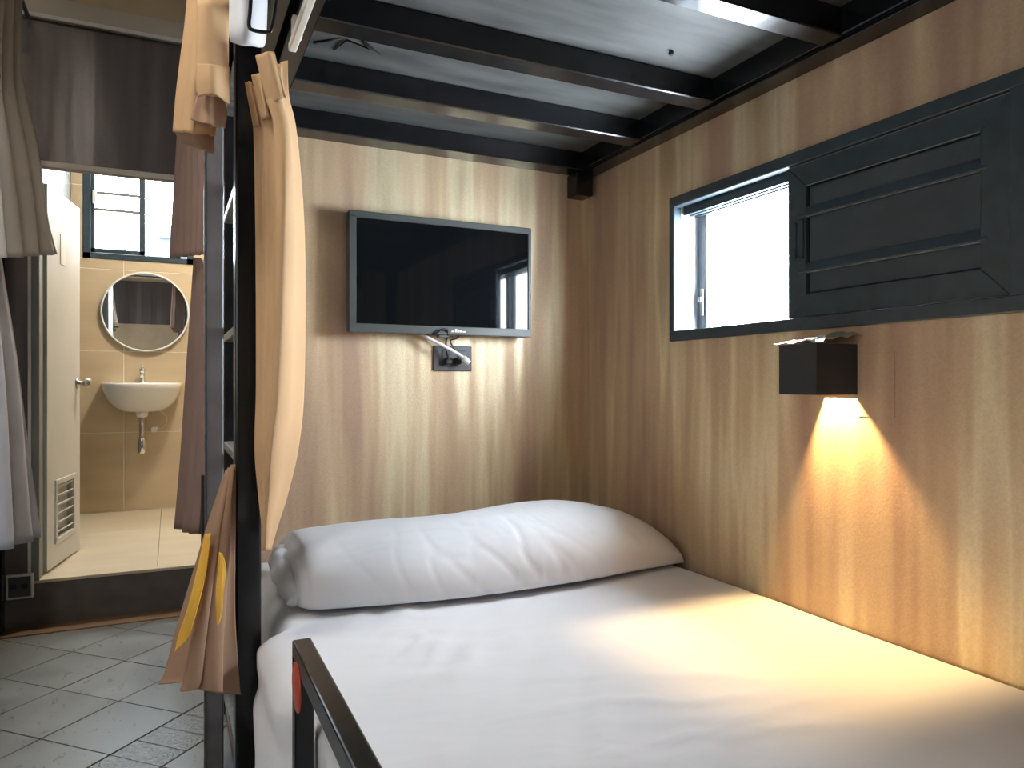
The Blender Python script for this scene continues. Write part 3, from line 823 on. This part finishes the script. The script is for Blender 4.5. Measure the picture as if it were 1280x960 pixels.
# 1. tan curtain gathered on the white track at the head of the lower berth
rows = [[(0.221, 2.12, 2.019), (0.238, 2.09, 2.032), (0.262, 2.06, 2.043), (0.293, 2.1, 2.078)],
        [(0.206, 2.14, 1.965), (0.233, 2.08, 1.948), (0.26, 2.03, 1.931), (0.295, 2.1, 1.979)],
        [(0.213, 2.15, 1.87), (0.247, 2.09, 1.857), (0.28, 2.02, 1.836), (0.326, 2.16, 1.89)],
        [(0.219, 2.15, 1.577), (0.251, 2.09, 1.569), (0.281, 2.01, 1.557), (0.362, 2.24, 1.606)],
        [(0.222, 2.15, 1.17), (0.247, 2.09, 1.17), (0.268, 2.01, 1.17), (0.362, 2.24, 1.17)],
        [(0.218, 2.14, 0.99), (0.235, 2.08, 0.994), (0.252, 2.01, 0.999), (0.342, 2.22, 0.979)],
        [(0.228, 2.13, 0.855), (0.235, 2.08, 0.862), (0.244, 2.03, 0.868), (0.307, 2.2, 0.84)],
        [(0.234, 2.11, 0.78), (0.235, 2.08, 0.785), (0.237, 2.04, 0.792), (0.28, 2.18, 0.764)],
        [(0.235, 2.1, 0.708), (0.235, 2.08, 0.712), (0.234, 2.05, 0.719), (0.255, 2.14, 0.698)]]
c1 = curtain('curtain', 'tan curtain gathered beside the black post at the head of the made bed', rows, 'curtain_tan', ns=72, amp=lambda t, s: 0.007 * (1 - 0.5 * t), nf=4.3, seed=1)
# heading pleats
for (ua, ub, uc, ud) in (((0.193, 2.16, 2.02), (0.204, 2.12, 2.009), (0.214, 2.14, 1.89), (0.227, 2.12, 1.89)),
                         ((0.204, 2.1, 2.021), (0.228, 2.07, 2.014), (0.23, 2.09, 1.898), (0.243, 2.06, 1.895)),
                         ((0.208, 2.04, 2.05), (0.254, 2.03, 2.066), (0.242, 2.05, 1.92), (0.285, 2.03, 1.948))):
    m1 = [(ua[k] + uc[k]) / 2 for k in range(3)]; m2 = [(ub[k] + ud[k]) / 2 for k in range(3)]
    bm = cloth([[ua, tuple((ua[k] + ub[k]) / 2 - (0.012 if k == 1 else 0) for k in range(3)), ub],
                [m1, tuple((m1[k] + m2[k]) / 2 - (0.014 if k == 1 else 0) for k in range(3)), m2],
                [uc, tuple((uc[k] + ud[k]) / 2 - (0.010 if k == 1 else 0) for k in range(3)), ud]], ns=12, nr=5, amp=0.002, nf=2, seed=2)
    solid(obj('heading_pleat', bm, 'curtain_tan', c1), 0.004)
tr = tag(obj('curtain_track', box(0.300, 0.322, 0.5, 2.10, 2.105, 2.13, 0.004, 2), 'pale_plastic'), 'white plastic curtain track under the left bunk beam', 'curtain track')
for y in (0.8, 1.5, 2.05):
    obj('bracket', box(0.305, 0.332, y, y + 0.03, 2.131, 2.189, 0.002), 'pale_plastic', tr)

# 2. tan curtain of the upper berth, hem folded up
rows = [[(0.061, 2.2, 2.58), (0.095, 2.08, 2.514), (0.151, 2.14, 2.569)],
        [(0.043, 2.2, 2.24), (0.086, 2.06, 2.182), (0.148, 2.12, 2.225)],
        [(0.029, 2.2, 2.081), (0.071, 2.05, 2.027), (0.141, 2.12, 2.07)],
        [(0.017, 2.2, 1.968), (0.059, 2.05, 1.917), (0.125, 2.12, 1.949)],
        [(0.007, 2.2, 1.867), (0.051, 2.05, 1.822), (0.111, 2.12, 1.846)]]
c2 = curtain('curtain', 'tan curtain of the upper berth with its hem folded up beside the dark wall panel', rows, 'curtain_tan', ns=60, amp=0.007, nf=3.0, seed=3)
bm = cloth([[(0.063, 2.04, 2.167), (0.1, 2.02, 2.166), (0.141, 2.06, 2.195)], [(0.062, 2.03, 1.997), (0.1, 2.01, 1.992), (0.139, 2.05, 2.011)],
            [(0.064, 2.03, 1.919), (0.099, 2, 1.91), (0.139, 2.05, 1.93)]], ns=16, amp=0.003, nf=1.5, seed=4)
solid(obj('folded_panel', bm, 'curtain_tan', c2), 0.004)
bm = cloth([[(0.062, 2.022, 1.994), (0.099, 1.998, 1.989), (0.14, 2.04, 2.007)], [(0.062, 2.02, 1.952), (0.099, 1.99, 1.945), (0.14, 2.04, 1.965)],
            [(0.066, 2.02, 1.909), (0.102, 1.99, 1.911), (0.139, 2.03, 1.906)]], ns=16, amp=0.001, nf=1, seed=4)
solid(obj('cuff', bm, 'curtain_tan', c2), 0.004)
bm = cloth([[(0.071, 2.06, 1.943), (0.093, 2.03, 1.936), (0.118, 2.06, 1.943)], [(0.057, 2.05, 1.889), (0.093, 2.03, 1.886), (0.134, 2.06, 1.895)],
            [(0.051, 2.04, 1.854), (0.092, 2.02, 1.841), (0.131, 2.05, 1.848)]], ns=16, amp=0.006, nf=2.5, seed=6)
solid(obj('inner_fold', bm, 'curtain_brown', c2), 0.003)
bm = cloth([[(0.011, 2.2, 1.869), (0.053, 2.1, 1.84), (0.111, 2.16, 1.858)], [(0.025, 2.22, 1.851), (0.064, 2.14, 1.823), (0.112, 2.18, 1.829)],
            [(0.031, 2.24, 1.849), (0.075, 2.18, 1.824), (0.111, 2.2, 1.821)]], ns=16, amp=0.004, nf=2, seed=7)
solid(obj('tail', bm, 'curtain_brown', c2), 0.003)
tag(obj('curtain_rail', tube([(0.09, 0.6, 2.92), (0.09, 2.35, 2.92)], 0.012, 12), 'grey_steel'), 'grey rail above the upper berth curtain', 'curtain rail')
for y in (0.7, 2.3):
    obj('hanger', tube([(0.09, y, 2.92), (0.09, y, CEIL)], 0.006, 8), 'grey_steel', bpy.data.objects['curtain_rail'])

# 3. brown curtain tail with yellow lining, pulled through the ladder
rows = [[(0.151, 2.23, 0.92), (0.155, 2.19, 0.934), (0.164, 2.2, 0.941)],
        [(0.107, 2.24, 0.768), (0.125, 2.12, 0.794), (0.164, 2.2, 0.77)],
        [(0.069, 2.26, 0.618), (0.103, 2.08, 0.657), (0.164, 2.2, 0.621)],
        [(0.028, 2.28, 0.456), (0.083, 2.06, 0.513), (0.164, 2.2, 0.45)],
        [(0.001, 2.28, 0.351), (0.071, 2.05, 0.407), (0.164, 2.2, 0.324)],
        [(-0.012, 2.28, 0.325), (0.063, 2.05, 0.373), (0.164, 2.2, 0.283)]]
c3 = curtain('curtain', 'brown curtain tail with yellow lining showing, pulled out through the ladder', rows, 'curtain_brown', ns=72, amp=lambda t, s: 0.006 + 0.022 * t, nf=3.2, seed=8)
for rws in ([[(0.086, 2.1, 0.766), (0.098, 2.09, 0.771)], [(0.064, 2.08, 0.672), (0.085, 2.07, 0.67)], [(0.042, 2.06, 0.585), (0.065, 2.05, 0.589)], [(0.021, 2.06, 0.52), (0.044, 2.05, 0.519)], [(0.012, 2.06, 0.475), (0.021, 2.05, 0.492)]],
            [[(0.115, 2.02, 0.733), (0.121, 2.02, 0.728)], [(0.112, 2.02, 0.687), (0.131, 2.02, 0.689)], [(0.107, 2.01, 0.622), (0.124, 2.01, 0.62)], [(0.109, 2.01, 0.574), (0.121, 2.01, 0.577)], [(0.109, 2.01, 0.545), (0.113, 2.01, 0.549)]]):
    solid(obj('lining', cloth(rws, ns=8, amp=0.002, nf=1, seed=9), 'lining_yellow', c3, 'mustard yellow lining'), 0.003)

# 4. mauve curtains of the berth beyond the television wall
rows = [[(0.10, 3.25, 2.90), (0.12, 3.50, 2.90), (0.09, 3.85, 2.90)],
        [(0.131, 3.28, 2.227), (0.088, 3.5, 2.29), (0.046, 3.8, 2.378)],
        [(0.131, 3.28, 1.942), (0.081, 3.5, 1.987), (0.025, 3.8, 2.05)],
        [(0.128, 3.28, 1.713), (0.072, 3.5, 1.738), (0.008, 3.8, 1.766)]]
curtain('curtain', 'short mauve curtain hanging in front of the bathroom window, upper of the two', rows, 'curtain_mauve', ns=80, amp=0.016, nf=5, seed=10)
rows = [[(0.114, 3.3, 1.702), (0.111, 3.5, 1.733), (0.101, 3.62, 1.752)],
        [(0.131, 3.28, 1.623), (0.117, 3.48, 1.649), (0.099, 3.66, 1.672)],
        [(0.134, 3.28, 1.271), (0.11, 3.48, 1.276), (0.079, 3.7, 1.283)],
        [(0.128, 3.28, 0.902), (0.1, 3.48, 0.887), (0.056, 3.74, 0.868)],
        [(0.107, 3.28, 0.542), (0.074, 3.48, 0.514), (0.029, 3.78, 0.485)]]
curtain('curtain', 'long mauve curtain beside the wash basin, lower of the two', rows, 'curtain_mauve', ns=80, amp=lambda t, s: 0.004 + 0.014 * t, nf=3, seed=11)
far = thing('bunk_bed_frame', 'black steel frame of the berth behind the mauve curtains', 'bunk bed', (0.5, 3.6, 0))
for (x, y) in ((0.19, 3.20), (0.25, 4.07)):
    obj('post', box(x, x + 0.05, y, y + 0.05, 0, 2.95, 0.003), 'black_steel', far)
for z in (0.40, 1.75, 2.90):
    obj('side_rail', box(0.20, 0.24, 3.20, 4.11, z, z + 0.06, 0.003), 'black_steel', far)
    if z < 2: obj('berth_board', box(0.24, 1.85, 3.17, 4.11, z + 0.03, z + 0.06), 'plywood_black', far)
tag(obj('curtain_rail', tube([(0.105, 3.18, 2.915), (0.105, 4.08, 2.915)], 0.010, 10), 'grey_steel'), 'grey rail of the upper mauve curtain', 'curtain rail')
obj('bracket', box(0.105, 0.22, 3.45, 3.47, 2.91, 2.92), 'grey_steel', bpy.data.objects['curtain_rail.001'])

# 5. curtains of the berths on the left
rows = [[(-0.62, 3.05, 2.90), (-0.60, 3.40, 2.90), (-0.60, 3.86, 2.90)],
        [(-0.697, 3.05, 2.234), (-0.639, 3.4, 2.382), (-0.605, 3.88, 2.576)],
        [(-0.697, 3.05, 1.989), (-0.621, 3.4, 2.105), (-0.553, 3.9, 2.265)],
        [(-0.697, 3.05, 1.798), (-0.611, 3.4, 1.888), (-0.516, 3.9, 2.014)],
        [(-0.708, 3.05, 1.606), (-0.601, 3.4, 1.664), (-0.478, 3.9, 1.767)]]
curtain('curtain', 'grey beige curtain at the left edge of the picture, upper of the two', rows, 'curtain_grey', ns=110, amp=lambda t, s: 0.012 + 0.016 * t, nf=7, seed=12)
rows = [[(-0.637, 3.2, 1.641), (-0.631, 3.4, 1.674), (-0.639, 3.65, 1.714)],
        [(-0.686, 3.1, 1.546), (-0.647, 3.35, 1.582), (-0.636, 3.68, 1.628)],
        [(-0.697, 3.05, 1.252), (-0.637, 3.35, 1.262), (-0.594, 3.72, 1.274)],
        [(-0.708, 3.05, 0.925), (-0.622, 3.35, 0.894), (-0.56, 3.76, 0.854)],
        [(-0.708, 3.05, 0.598), (-0.612, 3.35, 0.525), (-0.53, 3.78, 0.49)]]
curtain('curtain', 'pale grey long curtain at the left edge of the picture, lower of the two', rows, 'curtain_pale', ns=90, amp=lambda t, s: 0.008 + 0.016 * t, nf=5, seed=13)
lb = thing('bunk_bed_frame', 'black steel berth frame behind the grey curtains on the left', 'bunk bed', (-1.2, 3.5, 0))
for (x, y) in ((-0.765, 4.035), (-0.79, 2.85)):
    obj('post', box(x, x + 0.06, y, y + 0.06, 0, 2.95, 0.003), 'black_steel', lb)
for z in (0.38, 1.70, 2.88):
    obj('side_rail', box(-0.775, -0.735, 2.86, 4.06, z, z + 0.06, 0.003), 'black_steel', lb)
    if z < 2: obj('berth_board', box(-1.74, -0.775, 2.86, 4.10, z + 0.03, z + 0.06), 'plywood_black', lb)
obj('skirt_panel', box(-0.775, -0.745, 2.86, 4.04, 0.0, 0.37), 'rubber_black', lb)
rl = tag(obj('curtain_rail', tube([(-0.61, 2.95, 2.915), (-0.61, 4.06, 2.915)], 0.010, 10), 'grey_steel'), 'grey rail of the upper left curtain', 'curtain rail')
obj('bracket', box(-0.75, -0.61, 3.40, 3.42, 2.91, 2.92), 'grey_steel', rl)

# low socket box beside the step
sk = thing('wall_socket', 'black socket in a white surround low on the wall beside the bathroom step', 'socket', (-0.64, YD, 0.16))
obj('surround', box(-0.700, -0.590, YD - 0.035, YD - 0.001, 0.150, 0.265, 0.004, 2), 'white_plastic', sk)
obj('socket_face', box(-0.690, -0.600, YD - 0.039, YD - 0.034, 0.160, 0.255, 0.002), 'outlet_black', sk)
for x in (-0.667, -0.625):
    obj('outlet', lathe([(0.014, 0), (0.014, 0.003)], 16, 'Y', (x, YD - 0.042, 0.21)), 'rubber_black', sk)

# ------------------------------------------------------------------ wash basin, tap, trap, mirror
bs = thing('wash_basin', 'white wall hung wash basin under the round mirror', 'basin', (-0.185, 6.11, 0.97))
BC, BH, BD = -0.188, 0.272, 0.37
def half_oval(w, d, z, n=40, y0=6.108):
    return [(BC + w * math.copysign(abs(math.cos(math.pi * k / n)) ** 0.75, math.cos(math.pi * k / n)), y0 - d * math.sin(math.pi * k / n) ** 0.8, z) for k in range(n + 1)]
prof = [(0.11, 0.18, 0.965), (0.145, 0.215, 0.972), (0.19, 0.26, 1.000), (0.225, 0.305, 1.040), (0.253, 0.345, 1.10), (0.266, 0.363, 1.14), (0.272, 0.37, 1.165), (0.270, 0.368, 1.175), (0.262, 0.358, 1.178)]
bm = bmesh.new()
rings = [[bm.verts.new(p) for p in half_oval(w, d, z)] for (w, d, z) in prof]
def inner(w, d, z, yo, n=40):
    return [(BC + w * math.cos(math.pi * k / n), 6.108 - yo - d * math.sin(math.pi * k / n) ** 0.8, z) for k in range(n + 1)]
rings += [[bm.verts.new(p) for p in inner(w, d, z, yo)] for (w, d, z, yo) in ((0.235, 0.235, 1.176, 0.095), (0.215, 0.215, 1.14, 0.105), (0.15, 0.16, 1.06, 0.13), (0.04, 0.05, 1.03, 0.17))]
for A, B in zip(rings, rings[1:]):
    for k in range(len(A) - 1):
        f = bm.faces.new((A[k], A[k + 1], B[k + 1], B[k])); f.smooth = True
    bm.faces.new((A[0], B[0], B[-1], A[-1]))
bm.faces.new(rings[0][::-1]); bm.faces.new(rings[-1])
obj('bowl', bm, 'ceramic', bs)
obj('drain_boss', lathe([(0.034, 0.925), (0.040, 0.935), (0.044, 0.972)], 20, 'Z', (BC, 5.97, 0)), 'ceramic', bs)
tp = obj('tap_body', lathe([(0.024, 1.174), (0.024, 1.182), (0.018, 1.188), (0.018, 1.262), (0.020, 1.266), (0.020, 1.285), (0.012, 1.290)], 20, 'Z', (BC, 6.05, 0)), 'chrome', bs)
obj('spout', tube(smooth_path([(BC, 6.05, 1.235), (BC, 6.0, 1.240), (BC, 5.95, 1.225)], 5), 0.011, 12), 'chrome', tp)
obj('tap_lever', tube([(BC, 6.05, 1.288), (BC, 6.03, 1.300), (BC, 5.99, 1.322)], [0.010, 0.009, 0.007], 10), 'chrome', tp)
trp = thing('drain_trap', 'chrome bottle trap and pipe hanging below the wash basin', 'pipe', (BC, 5.97, 0.65))
obj('drain_pipe', tube([(BC, 5.97, 0.924), (BC, 5.97, 0.77)], 0.017, 14), 'satin_steel', trp)
obj('trap', lathe([(0.010, 0.652), (0.022, 0.658), (0.028, 0.672), (0.028, 0.740), (0.024, 0.765), (0.018, 0.775)], 20, 'Z', (BC, 5.97, 0)), 'chrome', trp)
obj('wall_pipe', tube([(BC, 5.99, 0.745), (BC, 6.109, 0.745)], 0.014, 12), 'chrome', trp)
hs = tag(obj('supply_hose', tube(smooth_path([(-0.10, 5.99, 0.978), (-0.06, 6.0, 0.965), (-0.025, 6.03, 0.92), (-0.04, 6.06, 0.86), (-0.085, 6.075, 0.835), (-0.105, 6.08, 0.83)], 8), 0.006, 8), 'satin_steel'), 'thin water hose curling below the wash basin', 'hose')
bm = tube([(-0.11, 6.109, 0.825), (-0.11, 6.06, 0.825)], 0.020, 14); tube([(-0.125, 6.075, 0.828), (-0.085, 6.075, 0.838)], 0.012, 12, bm)
obj('valve', bm, 'white_plastic', hs)

mi = thing('round_mirror', 'round mirror with a thin pale rim above the wash basin', 'mirror', (-0.165, 6.11, 1.42))
MC = (-0.165, 0, 1.712)
obj('mirror_plate', lathe([(0.290, 6.083), (0.290, 6.109)], 72, 'Y', MC), 'mirror_glass', mi)
ring = [(MC[0] + 0.293 * math.cos(2 * math.pi * k / 72), 6.085, MC[2] + 0.293 * math.sin(2 * math.pi * k / 72)) for k in range(72)]
obj('rim', tube(ring, 0.007, 8, None, True), 'white_plastic', mi)

bl = thing('bathroom_fill_lamp', 'round ceiling lamp added unseen to brighten the bathroom', 'lamp', (0.45, 5.0, 3.1))  # added lamp, out of view, lifts the bathroom brightness
obj('fill_lamp_base', lathe([(0.15, 3.06), (0.16, 3.065), (0.16, 3.0995)], 40, 'Z', (0.45, 5.0, 0)), 'white_plastic', bl)
obj('diffuser', lathe([(0.08, 3.03), (0.125, 3.04), (0.145, 3.062)], 40, 'Z', (0.45, 5.0, 0)), 'bath_fill_glow', bl)

# ------------------------------------------------------------------ outside, seen through the bathroom window
ot = thing('blue_building', 'blue flat roofed building outside the bathroom window', 'building', (0.9, 14.0, 0.0))
obj('wall', box(-0.37, 3.0, 14.0, 17.0, -2.0, 3.72), 'blue_paint', ot)
obj('parapet', box(-0.17, 3.0, 13.9, 17.0, 3.72, 3.95), 'blue_paint', ot)

# ------------------------------------------------------------------ ceiling lamp of the room
cl = thing('ceiling_lamp', 'square ceiling lamp over the tiled aisle', 'lamp', (-0.6, 1.6, CEIL))
obj('lamp_frame', box(-0.86, -0.34, 1.34, 1.86, CEIL - 0.03, CEIL - 0.001, 0.004), 'white_plastic', cl)
obj('diffuser', box(-0.83, -0.37, 1.37, 1.83, CEIL - 0.036, CEIL - 0.029), 'ceiling_lamp_glow', cl)

# bent black rod and white sheet fold at the top of the ladder post
pts = [(0.212, 1.2, 2.27), (0.212, 1.98, 2.27), (0.225, 2.02, 2.27), (0.26, 2.03, 2.27), (0.285, 2.0, 2.27), (0.29, 1.2, 2.27)]
bm = cloth([[(0.133, 1.86, 2.328), (0.164, 1.82, 2.313), (0.222, 1.88, 2.366)], [(0.135, 1.86, 2.136), (0.164, 1.82, 2.122), (0.218, 1.88, 2.165)],
            [(0.135, 1.86, 2.02), (0.164, 1.82, 2.004), (0.213, 1.88, 2.033)], [(0.138, 1.88, 2.008), (0.168, 1.86, 1.999), (0.204, 1.89, 2.014)]], ns=30, amp=0.003, nf=2, seed=21)
solid(obj('sheet_overhang', bm, 'bed_linen', um), 0.012)
bm = tube(smooth_path([(0.175, 1.78, 2.18), (0.171, 1.8, 2.057), (0.168, 1.8, 2.019), (0.175, 1.8, 2.007), (0.207, 1.8, 2.008), (0.218, 1.8, 2.018), (0.226, 1.79, 2.065), (0.238, 1.77, 2.191)], 6), 0.0045, 10)
obj('bent_rod', bm, 'black_steel', bunk, 'bent black rod in front of the white sheet')
